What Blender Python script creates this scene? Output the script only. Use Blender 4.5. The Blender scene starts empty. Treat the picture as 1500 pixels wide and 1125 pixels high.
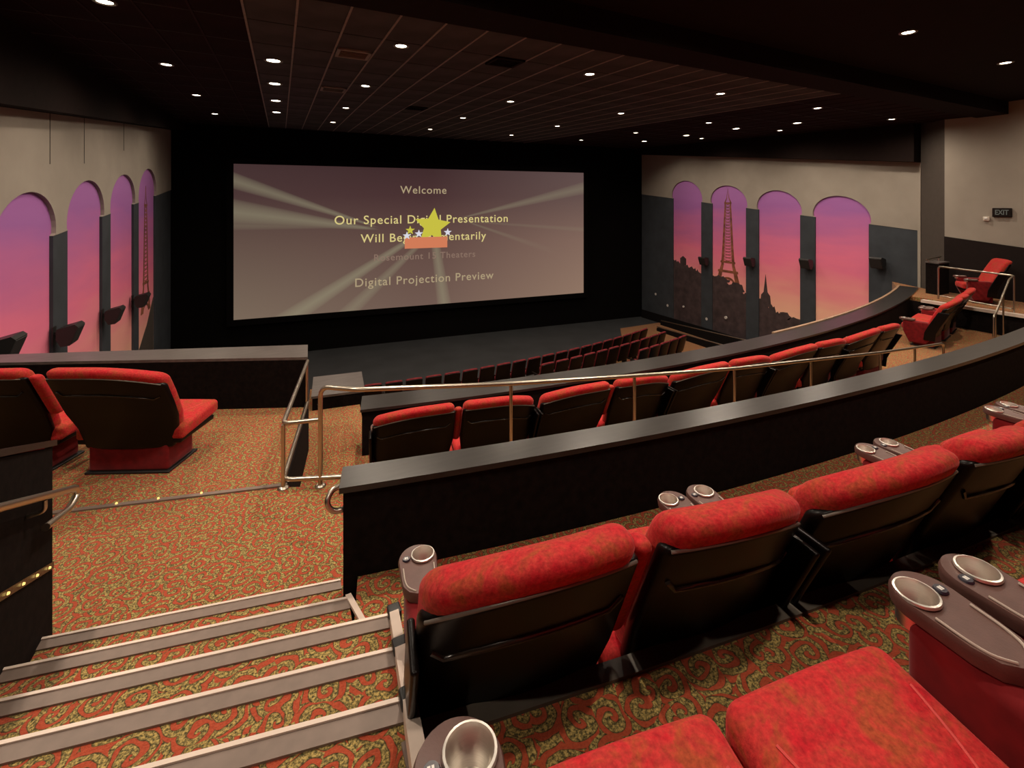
import bpy, bmesh, math, random
from math import sin, cos, pi, radians, atan2, hypot, asin, sqrt
from mathutils import Vector, Matrix
random.seed(7)
SC = bpy.context.scene
COL = SC.collection

# ------------------------------------------------------------------ camera
cam_d = bpy.data.cameras.new('camera'); cam = bpy.data.objects.new('camera', cam_d); COL.objects.link(cam)
F_PX, HX, HY = 696.8, 768.8, 297.0
cam_d.sensor_width = 36.0; cam_d.lens = F_PX / 1500 * 36
cam_d.shift_x = -(HX - 750) / 1500; cam_d.shift_y = -(562.5 - HY) / 1500
cam_d.clip_start = 0.05; cam_d.clip_end = 100
cam.location = (0, 0, 1.7); cam.rotation_euler = (radians(90), 0, -radians(27.167))
SC.camera = cam
# ------------------------------------------------------------------ world, exposure
w = bpy.data.worlds.new('world'); SC.world = w; w.use_nodes = True
w.node_tree.nodes['Background'].inputs[0].default_value = (0.02, 0.018, 0.017, 1)
w.node_tree.nodes['Background'].inputs[1].default_value = 0.3
vs = SC.view_settings
vs.view_transform = 'Standard'; vs.look = 'None'; vs.exposure = 0.0; vs.gamma = 1.0; vs.use_curve_mapping = False
LAMP_W = 530.0           # house downlights
WASH_W = 260.0           # wall washers
WARM = (1.0, 0.83, 0.66)

# ------------------------------------------------------------------ materials
def lin(r, g, b):
    f = lambda c: (c / 255 / 12.92) if c / 255 <= 0.04045 else ((c / 255 + 0.055) / 1.055) ** 2.4
    return (f(r), f(g), f(b), 1)
class NT:
    def __init__(s, name):
        s.m = bpy.data.materials.new(name); s.m.use_nodes = True
        s.t = s.m.node_tree; s.b = s.t.nodes['Principled BSDF']
    def n(s, typ, **kw):
        nd = s.t.nodes.new(typ)
        for k, v in kw.items():
            if k.startswith('i_'):
                key = k[2:]; key = int(key) if key.isdigit() else key.replace('_', ' ')
                s.put(nd.inputs[key], v)
            else: setattr(nd, k, v)
        return nd
    def put(s, inp, v):
        if isinstance(v, bpy.types.NodeSocket): s.t.links.new(v, inp)
        else: inp.default_value = v
    def math(s, op, a, b=0.0, c=0.0, clamp=False):
        nd = s.t.nodes.new('ShaderNodeMath'); nd.operation = op; nd.use_clamp = clamp
        s.put(nd.inputs[0], a); s.put(nd.inputs[1], b); s.put(nd.inputs[2], c)
        return nd.outputs[0]
    def ramp(s, fac, stops, interp='LINEAR'):
        nd = s.t.nodes.new('ShaderNodeValToRGB'); cr = nd.color_ramp; cr.interpolation = interp
        while len(cr.elements) > 1: cr.elements.remove(cr.elements[-1])
        cr.elements[0].position = stops[0][0]; cr.elements[0].color = stops[0][1]
        for p, c in stops[1:]:
            e = cr.elements.new(p); e.color = c
        s.put(nd.inputs[0], fac); return nd.outputs[0]
    def mix(s, fac, a, b, typ='MIX'):
        nd = s.t.nodes.new('ShaderNodeMix'); nd.data_type = 'RGBA'; nd.blend_type = typ
        s.put(nd.inputs[0], fac); s.put(nd.inputs[6], a); s.put(nd.inputs[7], b); return nd.outputs[2]
    def coord(s, kind='Object'):
        return s.t.nodes.new('ShaderNodeTexCoord').outputs[kind]
    def noise(s, vec, scale, detail=2.0, rough=0.5, dist=0.0):
        return s.n('ShaderNodeTexNoise', i_Vector=vec, i_Scale=scale, i_Detail=detail, i_Roughness=rough, i_Distortion=dist)
    def base(s, c): s.put(s.b.inputs['Base Color'], c)
    def bump(s, h, strength=0.3, dist=0.01):
        nd = s.n('ShaderNodeBump', i_Strength=strength, i_Distance=dist, i_Height=h)
        s.t.links.new(nd.outputs[0], s.b.inputs['Normal'])
M = {}
def plain(name, col, rough=0.6, metal=0.0, spec=0.5, var=0.12, scale=8.0, sheen=0.0, bump=0.0, bscale=60.0):
    t = NT(name); co = t.coord()
    nz = t.noise(co, scale, 3.0)
    dark = tuple(c * (1 - var) for c in col[:3]) + (1,); lite = tuple(min(1, c * (1 + var)) for c in col[:3]) + (1,)
    t.base(t.ramp(nz.outputs[0], [(0.3, dark), (0.7, lite)]))
    t.b.inputs['Roughness'].default_value = rough; t.b.inputs['Metallic'].default_value = metal
    t.b.inputs['Specular IOR Level'].default_value = spec
    if sheen: t.b.inputs['Sheen Weight'].default_value = sheen; t.b.inputs['Sheen Roughness'].default_value = 0.4
    if bump: t.bump(t.noise(co, bscale, 4.0).outputs[0], bump, 0.004)
    M[name] = t.m; return t.m
plain('beige_paint', (0.33, 0.295, 0.25), 0.8, spec=0.2, var=0.06, scale=1.5)
plain('slate_paint', (0.040, 0.047, 0.056), 0.75, spec=0.3, var=0.15, scale=2)
plain('black_paint', (0.006, 0.005, 0.005), 0.85, spec=0.15)
plain('masking_cloth', (0.004, 0.0035, 0.0035), 0.95, spec=0.05, bump=0.2, bscale=30)
plain('stage_floor', (0.036, 0.039, 0.042), 0.7, spec=0.3, var=0.15, scale=1.2)
plain('halfwall_carpet', (0.007, 0.0045, 0.004), 0.9, spec=0.1, var=0.4, scale=20)
plain('ceiling_tile', (0.066, 0.066, 0.067), 0.95, spec=0.1, var=0.25, scale=1.3, bump=0.4, bscale=150)
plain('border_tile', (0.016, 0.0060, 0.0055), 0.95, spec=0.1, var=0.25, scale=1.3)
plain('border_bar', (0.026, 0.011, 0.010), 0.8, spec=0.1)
plain('ceiling_grid', (0.26, 0.24, 0.22), 0.7, spec=0.2)
plain('ceiling_black', (0.012, 0.007, 0.006), 0.9, spec=0.1)
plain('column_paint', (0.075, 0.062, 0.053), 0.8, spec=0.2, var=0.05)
plain('dark_wainscot', (0.012, 0.007, 0.006), 0.8, spec=0.2)
plain('shell_plastic', (0.0035, 0.0022, 0.002), 0.33, spec=0.2, var=0.2)
plain('shell_side', (0.020, 0.012, 0.008), 0.25, spec=0.6, var=0.2)
plain('pedestal_black', (0.010, 0.009, 0.009), 0.5)
plain('arm_brown', (0.105, 0.050, 0.042), 0.45, spec=0.4, var=0.1, scale=30, bump=0.1, bscale=200)
plain('piping_pale', (0.50, 0.42, 0.36), 0.45)
plain('plate_dark', (0.018, 0.015, 0.028), 0.35)
plain('plate_white', (0.75, 0.73, 0.70), 0.5)
plain('nosing_metal', (0.20, 0.15, 0.125), 0.5, metal=0.1, spec=0.4, var=0.08, scale=20)
plain('nosing_lip', (0.70, 0.58, 0.50), 0.4, metal=0.1, var=0.05)
plain('trim_rubber', (0.10, 0.085, 0.07), 0.5, var=0.15)
plain('wood_edge', (0.34, 0.22, 0.14), 0.5, var=0.2, scale=6)
plain('speaker_black', (0.012, 0.011, 0.011), 0.45)
plain('speaker_grille', (0.016, 0.014, 0.014), 0.7, bump=0.6, bscale=300)
plain('bracket_black', (0.01, 0.01, 0.01), 0.5)
plain('rim_highlight', (0.16, 0.14, 0.12), 0.3, var=0.1)  # grey paints in the highlight line along the black shell's top rim
plain('white_plastic', (0.62, 0.55, 0.48), 0.5)
plain('lamp_trim', (0.20, 0.18, 0.16), 0.4, metal=0.5)
plain('skyline_print', (0.050, 0.032, 0.034), 0.8, var=0.4, scale=3)
plain('tower_print', (0.22, 0.075, 0.035), 0.8, var=0.5, scale=5)
plain('lights_print', (0.55, 0.52, 0.50), 0.8)
plain('panel_gap', (0.03, 0.025, 0.02), 0.9)
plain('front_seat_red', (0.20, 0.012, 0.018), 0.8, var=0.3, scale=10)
plain('hazard_yellow', (0.60, 0.36, 0.02), 0.5)
plain('seam_red', (0.60, 0.055, 0.050), 0.7, var=0.1)
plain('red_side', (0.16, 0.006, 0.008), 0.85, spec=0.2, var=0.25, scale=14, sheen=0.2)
def steel(name, col, rough):
    t = NT(name); co = t.coord()
    mp = t.n('ShaderNodeMapping', i_Vector=co); mp.inputs['Scale'].default_value = (1, 1, 40)
    nz = t.noise(mp.outputs[0], 30, 2)
    t.base(t.ramp(nz.outputs[0], [(0.3, tuple(c * .85 for c in col) + (1,)), (0.7, col + (1,))]))
    t.b.inputs['Metallic'].default_value = 1.0; t.b.inputs['Roughness'].default_value = rough
    M[name] = t.m
steel('rail_steel', (0.62, 0.55, 0.46), 0.30)
steel('cup_steel', (0.86, 0.82, 0.76), 0.36)
def cap_mat(nm, k):
    t = NT(nm); co = t.coord()
    mp = t.n('ShaderNodeMapping', i_Vector=co); mp.inputs['Scale'].default_value = (1.0, 8, 8)
    nz = t.noise(mp.outputs[0], 4, 2, 0.4)
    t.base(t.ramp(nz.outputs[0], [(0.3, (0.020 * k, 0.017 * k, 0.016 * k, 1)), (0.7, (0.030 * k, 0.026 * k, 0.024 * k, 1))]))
    t.b.inputs['Roughness'].default_value = 0.30
    t.b.inputs['Specular IOR Level'].default_value = 0.5
    M[nm] = t.m
cap_mat('cap_laminate', 1.0); cap_mat('cap_highlit', 4.5)  # second one is the same laminate with the lamp highlight put into its colour
def velvet():
    t = NT('red_velvet'); co = t.coord()
    n1 = t.noise(co, 11, 5, 0.65, 0.6); n2 = t.noise(co, 75, 3, 0.65)
    c1 = t.ramp(n1.outputs[0], [(0.34, (0.52, 0.012, 0.022, 1)), (0.50, (0.52, 0.036, 0.032, 1)), (0.64, (0.39, 0.066, 0.024, 1))])
    c2 = t.ramp(n2.outputs[0], [(0.3, (0.62, 0.62, 0.62, 1)), (0.7, (1.15, 1.15, 1.15, 1))])
    t.base(t.mix(1.0, c1, c2, 'MULTIPLY'))
    t.b.inputs['Roughness'].default_value = 0.85; t.b.inputs['Specular IOR Level'].default_value = 0.2
    t.b.inputs['Sheen Weight'].default_value = 0.35; t.b.inputs['Sheen Roughness'].default_value = 0.35
    t.b.inputs['Sheen Tint'].default_value = (1, 0.25, 0.25, 1)
    t.bump(n2.outputs[0], 0.25, 0.006)
    M['red_velvet'] = t.m
velvet()
def carpet(name, scale=1.0, olive=(0.225, 0.170, 0.058), red=(0.43, 0.078, 0.034)):
    t = NT(name); co = t.coord()
    warp = t.noise(co, 9.0 * scale, 1.0, 0.5)
    sw = t.n('ShaderNodeVectorMath', operation='SCALE', i_0=warp.outputs[1]); sw.inputs['Scale'].default_value = 0.060 / scale
    ad = t.n('ShaderNodeVectorMath', operation='ADD', i_0=co, i_1=sw.outputs[0])
    vo = t.n('ShaderNodeTexVoronoi', i_Vector=ad.outputs[0], i_Scale=7.0 * scale); vo.voronoi_dimensions = '2D'
    df = t.n('ShaderNodeVectorMath', operation='SUBTRACT', i_0=ad.outputs[0], i_1=vo.outputs['Position'])
    sp = t.n('ShaderNodeSeparateXYZ', i_0=df.outputs[0])
    ang = t.math('ARCTAN2', sp.outputs[1], sp.outputs[0])
    dist = t.math('SQRT', t.math('ADD', t.math('MULTIPLY', sp.outputs[0], sp.outputs[0]), t.math('MULTIPLY', sp.outputs[1], sp.outputs[1])))
    rc = t.n('ShaderNodeSeparateXYZ', i_0=vo.outputs['Color'])
    turn = t.math('SUBTRACT', t.math('MULTIPLY', t.math('GREATER_THAN', rc.outputs[0], 0.5), 2.0), 1.0)     # left and right handed curls
    ph = t.math('ADD', t.math('ADD', t.math('MULTIPLY', ang, turn), t.math('MULTIPLY', dist, 112.0 * scale)), t.math('MULTIPLY', rc.outputs[1], 6.28))
    band = t.math('SINE', ph)
    big = t.noise(co, 16.0 * scale, 1.0)
    band = t.math('ADD', band, t.math('MULTIPLY', t.math('SUBTRACT', big.outputs[0], 0.5), 2.2))
    fine = t.noise(co, 95.0, 2.0, 0.7)
    dark = (0.035, 0.020, 0.008, 1)
    ol = t.ramp(fine.outputs[0], [(0.36, (olive[0] * .22, olive[1] * .26, olive[2] * .30, 1)), (0.50, olive + (1,)), (0.62, (olive[0] * 2.1, olive[1] * 2.0, olive[2] * 1.9, 1))])
    rd = t.ramp(fine.outputs[0], [(0.3, (red[0] * .7, red[1] * .6, red[2] * .6, 1)), (0.7, red + (1,))])
    bn = t.math('ADD', t.math('MULTIPLY', band, 0.4), 0.5)
    outl = t.ramp(bn, [(0.42, (0, 0, 0, 1)), (0.53, (1, 1, 1, 1)), (0.60, (1, 1, 1, 1)), (0.69, (0, 0, 0, 1))])
    sel = t.ramp(bn, [(0.58, (0, 0, 0, 1)), (0.66, (1, 1, 1, 1))])
    c = t.mix(sel, ol, rd)
    c = t.mix(t.math('MULTIPLY', outl, 0.75), c, dark)
    t.base(c)
    t.b.inputs['Roughness'].default_value = 0.95; t.b.inputs['Specular IOR Level'].default_value = 0.1
    t.b.inputs['Sheen Weight'].default_value = 0.15
    t.bump(fine.outputs[0], 0.5, 0.01)
    M[name] = t.m
carpet('carpet_scroll', 1.2)
def emis(name, col, strength):
    t = NT(name); t.base((0.02, 0.02, 0.02, 1))
    t.b.inputs['Emission Color'].default_value = col; t.b.inputs['Emission Strength'].default_value = strength
    M[name] = t.m
emis('lamp_glow', (1.0, 0.86, 0.66, 1), 14.0)
emis('led_glow', (1.0, 0.62, 0.18, 1), 1.6)
emis('exit_glow', (0.62, 0.62, 0.50, 1), 0.10)
emis('text_gold', lin(212, 196, 128), 1.0)
emis('text_gold_dim', lin(168, 150, 118), 1.0)
emis('text_faint', lin(132, 108, 94), 1.0)
emis('logo_star', lin(196, 188, 62), 1.0)
emis('logo_base', lin(206, 120, 84), 1.0)
emis('logo_white', lin(214, 214, 225), 1.0)
def mural(name, zlo, zhi):
    t = NT(name); co = t.coord()
    sep = t.n('ShaderNodeSeparateXYZ', i_0=co)
    mp = t.n('ShaderNodeMapping', i_Vector=co); mp.inputs['Scale'].default_value = (0.3, 0.30, 1.6)
    nz = t.noise(mp.outputs[0], 1.0, 3)
    z = t.math('ADD', sep.outputs[2], t.math('MULTIPLY', t.math('SUBTRACT', nz.outputs[0], 0.5), 1.6))
    h = t.math('DIVIDE', t.math('SUBTRACT', z, zlo), zhi - zlo, clamp=True)
    c = t.ramp(h, [(0.0, (0.95, 0.60, 0.40, 1)), (0.12, (0.92, 0.46, 0.36, 1)), (0.28, (0.90, 0.30, 0.34, 1)), (0.45, (0.84, 0.20, 0.34, 1)), (0.62, (0.58, 0.165, 0.37, 1)), (0.80, (0.38, 0.145, 0.42, 1)), (1.0, (0.43, 0.185, 0.49, 1))])
    t.base(c); t.b.inputs['Roughness'].default_value = 0.7; t.b.inputs['Specular IOR Level'].default_value = 0.2
    M[name] = t.m
mural('mural_print', -3.2, 2.7)
SW, SH = 16.31, 6.45
def screen_mat():
    t = NT('screen_image_wash'); co = t.coord()
    sep = t.n('ShaderNodeSeparateXYZ', i_0=co); x, z = sep.outputs[0], sep.outputs[2]
    hz = t.math('DIVIDE', z, SH, clamp=True); hxn = t.math('DIVIDE', x, SW, clamp=True)
    left = t.ramp(hz, [(0.0, lin(126, 108, 92)), (0.45, lin(104, 84, 74)), (0.8, lin(78, 56, 55)), (1.0, lin(72, 52, 52))])  # image colours; the lighter bottom also paints in light wash on the screen
    right = t.ramp(hz, [(0.0, lin(150, 122, 104)), (0.45, lin(134, 106, 94)), (0.8, lin(104, 82, 78)), (1.0, lin(100, 80, 78))])
    mid = t.ramp(hz, [(0.0, lin(116, 92, 82)), (0.45, lin(100, 74, 68)), (0.8, lin(74, 48, 50)), (1.0, lin(66, 44, 46))])
    c = t.mix(t.math('DIVIDE', hxn, 0.45, clamp=True), left, mid)
    c = t.mix(t.math('DIVIDE', t.math('SUBTRACT', hxn, 0.5), 0.5, clamp=True), c, right)
    beams = [((5.2, 3.9), (0.0, 5.75), 0.05, 0.34, 0.55), ((5.2, 3.7), (0.0, 4.45), 0.08, 0.55, 0.60), ((5.2, 3.75), (0.0, 3.9), 0.05, 0.20, 0.25),
             ((7.3, 3.2), (1.6, -0.4), 0.12, 0.42, 0.65), ((7.6, 2.9), (4.4, -0.1), 0.12, 0.34, 0.45), ((8.35, 2.8), (8.75, 0.0), 0.22, 0.34, 0.60),
             ((10.0, 4.2), (16.4, 5.65), 0.05, 0.34, 0.40), ((10.2, 3.8), (14.2, 2.4), 0.05, 0.18, 0.28), ((10.2, 3.9), (16.3, 3.4), 0.04, 0.14, 0.16)]
    acc = None
    for (x0, z0), (x1, z1), w0, w1, amp in beams:
        L = hypot(x1 - x0, z1 - z0); ux, uz = (x1 - x0) / L, (z1 - z0) / L
        dx = t.math('SUBTRACT', x, x0); dz = t.math('SUBTRACT', z, z0)
        along = t.math('ADD', t.math('MULTIPLY', dx, ux), t.math('MULTIPLY', dz, uz))
        perp = t.math('ABSOLUTE', t.math('ADD', t.math('MULTIPLY', dx, -uz), t.math('MULTIPLY', dz, ux)))
        tt = t.math('DIVIDE', along, L)
        wd = t.math('ADD', t.math('MULTIPLY', tt, w1 - w0), w0)
        m = t.math('SUBTRACT', 1.0, t.math('DIVIDE', perp, t.math('MAXIMUM', wd, 0.01)), clamp=True)
        m = t.math('POWER', m, 0.6)
        m = t.math('MULTIPLY', m, t.math('MULTIPLY', t.math('ADD', tt, 0.12), 8.0, clamp=True))
        if x1 - x0 != 0 and amp == 0.28: m = t.math('MULTIPLY', m, t.math('SUBTRACT', 1.15, tt, clamp=True))
        m = t.math('MULTIPLY', m, amp * .8)
        acc = m if acc is None else t.math('MAXIMUM', acc, m)
    c = t.mix(acc, c, lin(158, 152, 124))
    t.base((0.03, 0.03, 0.03, 1)); t.b.inputs['Roughness'].default_value = 0.9; t.b.inputs['Specular IOR Level'].default_value = 0.1
    t.put(t.b.inputs['Emission Color'], c); t.b.inputs['Emission Strength'].default_value = 0.86
    M['screen_image_wash'] = t.m
screen_mat()

# ------------------------------------------------------------------ mesh helpers
class MB:
    def __init__(s): s.v = []; s.f = []
    def add(s, vs, fs):
        o = len(s.v); s.v += [tuple(p) for p in vs]; s.f += [tuple(i + o for i in f) for f in fs]; return s
    def box(s, x0, x1, y0, y1, z0, z1):
        return s.add([(x0, y0, z0), (x1, y0, z0), (x1, y1, z0), (x0, y1, z0), (x0, y0, z1), (x1, y0, z1), (x1, y1, z1), (x0, y1, z1)],
                     [(3, 2, 1, 0), (4, 5, 6, 7), (0, 1, 5, 4), (1, 2, 6, 5), (2, 3, 7, 6), (3, 0, 4, 7)])
    def prism(s, pts, z0, z1):          # polygon in XY (CCW); z may be a number or a list
        n = len(pts)
        za = z0 if hasattr(z0, '__len__') else [z0] * n; zb = z1 if hasattr(z1, '__len__') else [z1] * n
        vs = [(p[0], p[1], za[i]) for i, p in enumerate(pts)] + [(p[0], p[1], zb[i]) for i, p in enumerate(pts)]
        fs = [tuple(range(n - 1, -1, -1)), tuple(range(n, 2 * n))] + [(i, (i + 1) % n, (i + 1) % n + n, i + n) for i in range(n)]
        return s.add(vs, fs)
    def slab_x(s, pts, x0, x1):         # polygon in (Y,Z) extruded in X
        n = len(pts)
        vs = [(x0, p[0], p[1]) for p in pts] + [(x1, p[0], p[1]) for p in pts]
        fs = [tuple(range(n - 1, -1, -1)), tuple(range(n, 2 * n))] + [(i, (i + 1) % n, (i + 1) % n + n, i + n) for i in range(n)]
        return s.add(vs, fs)
    def tube(s, pts, r, seg=8, closed=False):
        pts = [Vector(p) for p in pts]; n = len(pts); rings = []
        up = None
        for i, p in enumerate(pts):
            a = pts[i - 1] if (i > 0 or closed) else p; b = pts[(i + 1) % n] if (i < n - 1 or closed) else p
            d = (b - a).normalized()
            if up is None:
                up = d.orthogonal().normalized()
            up = (up - d * up.dot(d)).normalized() if (up - d * up.dot(d)).length > 1e-6 else d.orthogonal().normalized()
            q = d.cross(up)
            rings.append([p + r * (cos(2 * pi * k / seg) * up + sin(2 * pi * k / seg) * q) for k in range(seg)])
        o = [tuple(v) for R in rings for v in R]; fs = []
        m = n if closed else n - 1
        for i in range(m):
            j = (i + 1) % n
            for k in range(seg):
                k2 = (k + 1) % seg
                fs.append((i * seg + k, i * seg + k2, j * seg + k2, j * seg + k))
        if not closed:
            fs.append(tuple(range(seg - 1, -1, -1))); fs.append(tuple((n - 1) * seg + k for k in range(seg)))
        return s.add(o, fs)
    def lathe(s, prof, seg=20, cx=0, cy=0, axis='z'):
        vs = []; fs = []
        for (r, z) in prof:
            for k in range(seg):
                a = 2 * pi * k / seg; vs.append((cx + r * cos(a), cy + r * sin(a), z))
        for i in range(len(prof) - 1):
            for k in range(seg):
                k2 = (k + 1) % seg
                fs.append((i * seg + k, i * seg + k2, (i + 1) * seg + k2, (i + 1) * seg + k))
        return s.add(vs, fs)
    def rbox(s, hx, hy, hz, r, c=(0, 0, 0), fn=None, nx=1):
        """rounded box; fn deforms a point"""
        def axis(h, extra):
            e = h - r
            L = [-h, -h + r * .3, -h + r * .65, -e]
            for i in range(1, extra): L.append(-e + 2 * e * i / extra)
            L += [e, h - r * .65, h - r * .3, h]
            return L
        ax, ay, az = axis(hx, nx * 4), axis(hy, 2), axis(hz, 4)
        idx = {}; vs = []; fs = []
        def vid(p):
            key = (round(p[0], 6), round(p[1], 6), round(p[2], 6))
            if key in idx: return idx[key]
            q = Vector((max(-hx + r, min(hx - r, p[0])), max(-hy + r, min(hy - r, p[1])), max(-hz + r, min(hz - r, p[2]))))
            d = Vector(p) - q
            P = q + d.normalized() * r if d.length > 1e-9 else q
            P = Vector((P[0] + c[0], P[1] + c[1], P[2] + c[2]))
            if fn: P = fn(P)
            idx[key] = len(vs); vs.append(tuple(P)); return idx[key]
        def grid(A, B, f, flip):
            for i in range(len(A) - 1):
                for j in range(len(B) - 1):
                    q = [vid(f(A[i], B[j])), vid(f(A[i + 1], B[j])), vid(f(A[i + 1], B[j + 1])), vid(f(A[i], B[j + 1]))]
                    fs.append(tuple(reversed(q)) if flip else tuple(q))
        grid(ax, ay, lambda a, b: (a, b, hz), False); grid(ax, ay, lambda a, b: (a, b, -hz), True)
        grid(ax, az, lambda a, b: (a, -hy, b), False); grid(ax, az, lambda a, b: (a, hy, b), True)
        grid(ay, az, lambda a, b: (hx, a, b), False); grid(ay, az, lambda a, b: (-hx, a, b), True)
        return s.add(vs, fs)
    def xf(s, mat):
        s.v = [tuple(mat @ Vector(p)) for p in s.v]; return s
    def mesh(s, name, mat, smooth=None, tri=False):
        me = bpy.data.meshes.new(name); me.from_pydata(s.v, [], s.f)
        bm = bmesh.new(); bm.from_mesh(me)
        ng = [f for f in bm.faces if len(f.verts) > 4]
        if ng: bmesh.ops.triangulate(bm, faces=ng)
        bmesh.ops.recalc_face_normals(bm, faces=bm.faces[:]); bm.to_mesh(me); bm.free()
        if smooth is not None:
            me.shade_smooth()
            if smooth < 179: me.set_sharp_from_angle(angle=radians(smooth))
        me.materials.append(M[mat]); me.update(); return me
    def build(s, name, mat, parent=None, smooth=None):
        o = bpy.data.objects.new(name, s.mesh(name, mat, smooth)); COL.objects.link(o)
        if parent: o.parent = parent
        return o
def tag(o, label=None, cat=None, group=None, kind=None):
    if label: o['label'] = label
    if cat: o['category'] = cat
    if group: o['group'] = group
    if kind: o['kind'] = kind
    return o
def empty(name, loc=(0, 0, 0), rz=0.0, label=None, cat=None, group=None, kind=None):
    o = bpy.data.objects.new(name, None); COL.objects.link(o); o.location = loc; o.rotation_euler = (0, 0, rz)
    o.empty_display_size = 0.1
    return tag(o, label, cat, group, kind)
def place(parts, name, loc, rz, label, cat, group=None, sz=1.0):
    """parts: list of (partname, mesh, parentindex or None)"""
    root = empty(name, loc, rz, label, cat, group); root.scale = (1, 1, sz); made = []
    for pn, me, pi_ in parts:
        o = bpy.data.objects.new(pn, me); COL.objects.link(o)
        o.parent = root if pi_ is None else made[pi_]
        made.append(o)
    return root
ORD = ['first', 'second', 'third', 'fourth', 'fifth', 'sixth', 'seventh', 'eighth', 'ninth', 'tenth', 'eleventh', 'twelfth', 'thirteenth', 'fourteenth', 'fifteenth', 'sixteenth', 'seventeenth', 'eighteenth', 'nineteenth', 'twentieth', 'twenty-first', 'twenty-second', 'twenty-third', 'twenty-fourth']
# concentric seating: centre of curvature
CX, CY = 7.0, 37.0
def pol(r, th, cx=CX, cy=CY): return (cx + r * sin(th), cy - r * cos(th))
def thx(r, X, cx=CX): return asin((X - cx) / r)
def arc_solid(r0, r1, z0, z1, t0, t1, n=40, cx=CX, cy=CY):
    mb = MB(); vs = []; fs = []
    fz = lambda z, t: z(t) if callable(z) else z
    for i in range(n + 1):
        t = t0 + (t1 - t0) * i / n
        a = pol(r0, t, cx, cy); b = pol(r1, t, cx, cy)
        vs += [a + (fz(z0, t),), b + (fz(z0, t),), b + (fz(z1, t),), a + (fz(z1, t),)]
    for i in range(n):
        o = 4 * i; p = o + 4
        for k in range(4): fs.append((o + k, o + (k + 1) % 4, p + (k + 1) % 4, p + k))
    fs.append((0, 3, 2, 1)); fs.append((4 * n, 4 * n + 1, 4 * n + 2, 4 * n + 3))
    return mb.add(vs, fs)
ZL, ZR1, ZLOW, ZF = -0.95, -0.57, -1.52, -4.80
XL, XR = -3.95, 18.35
def zc(y): return 3.898 + 0.041 * y          # main ceiling
ZN = 4.45                                    # ceiling over the rear rows

# ------------------------------------------------------------------ floors
fl = empty('floor', kind='structure')
MB().prism([(0.36, -3.2), (17.6, -3.2)] + [pol(36.1, thx(36.1, 17.5 - i * 17.14 / 30)) for i in range(31)], -0.62, 0.0).build('rear_row_floor', 'carpet_scroll', fl)
arc_solid(34.60, 36.10, -1.0, ZR1, thx(35, 0.34), thx(35, 17.4)).build('second_row_floor', 'carpet_scroll', fl)
MB().prism([(XL, 3.2), (0.36, 3.2), (0.40, 3.30), (0.33, 4.83), (0.02, 4.97), (0.31, 6.80), (0.33, 7.4), (XL, 9.2)], ZL - 0.4, ZL).build('landing_floor', 'carpet_scroll', fl)
tA, tB = thx(33.3, 0.34), thx(33.3, 16.0)
arc_solid(33.10, 34.42, -1.9, lambda t: ZL + (ZLOW - ZL) * min(1, max(0, (t - tA) / (0.6 * (tB - tA)))), tA, tB).build('cross_aisle_ramp', 'carpet_scroll', fl)
MB().prism([(0.26, 6.6), (1.0, 6.4), (1.2, 8.9), (0.45, 9.0)], -1.9, ZLOW - .004).build('stair_head_floor', 'carpet_scroll', fl)
arc_solid(30.90, 33.10, -1.9, ZLOW, thx(31, 0.28), thx(31, 15.6)).build('middle_row_floor', 'carpet_scroll', fl)
MB().prism([(15.6, 2.6), (17.6, 2.6), (17.6, 7.3), (18.3, 8.6), (15.9, 7.2)], -1.9, ZL).build('side_landing_floor', 'carpet_scroll', fl)
MB().box(15.50, 15.66, 2.9, 6.6, ZL - 0.06, ZL + 0.012).build('edge_strip', 'nosing_lip', fl)
MB().prism([(XL, 9.0), (XR, 7.5), (XR, 23.2), (XL, 23.6)], ZF - 0.2, ZF).build('stage_floor', 'stage_floor', fl)
MB().prism([(13.6, 8.0), (XR, 8.0), (XR, 19.6), (15.6, 19.6), (14.0, 17.4), (13.6, 15.0)], ZF - 0.05, ZF + 0.012).build('aisle_carpet', 'carpet_scroll', fl)
MB().box(15.565, 15.60, 2.6, 6.9, -1.9, ZL - .06).build('riser_panel', 'halfwall_carpet', fl)
MB().prism([(0.015, 4.93), (0.035, 4.93), (0.325, 6.80), (0.305, 6.80)], -1.9, ZL + .004).build('riser_panel', 'halfwall_carpet', fl)
# raked floor of the lower section
CX2, CY2 = 5.17, 42.9
LOWROWS = [(28.5, -4.58), (29.6, -4.42), (30.7, -4.26)]
for r, z in LOWROWS:
    arc_solid(r - 0.62, r + 0.50, ZF - 0.1, z, thx(r, 1.4, CX2), thx(r, 13.6, CX2), 24, CX2, CY2).build('lower_row_floor', 'carpet_scroll', fl)
# edge strips of the rear platform and of the landing
tr = arc_solid(36.07, 36.14, -0.05, 0.012, thx(36.1, 0.36), thx(36.1, 9.0)).build('edge_strip', 'trim_rubber', fl)
MB().box(0.335, 0.375, 0.1, 1.50, -0.05, 0.012).build('edge_strip', 'nosing_metal', fl)
a, b = Vector((-3.5, 5.90, 0)), Vector((0.05, 4.99, 0))
n_ = Vector((0.248, 0.969, 0)) * 0.022
MB().prism([tuple(a - n_)[:2], tuple(b - n_)[:2], tuple(b + n_)[:2], tuple(a + n_)[:2]], ZL, ZL + 0.014).build('edge_strip', 'nosing_metal', fl)
for k, (x, y) in enumerate([(-1.60, 5.42), (-1.28, 5.34), (-0.97, 5.26), (-0.64, 5.18)]):
    o = MB().lathe([(0.0, 0.016), (0.008, 0.013), (0.011, 0.0)], 8).build('step_light', 'led_glow', fl, 40); o.location = (x, y, ZL + 0.012)

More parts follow.
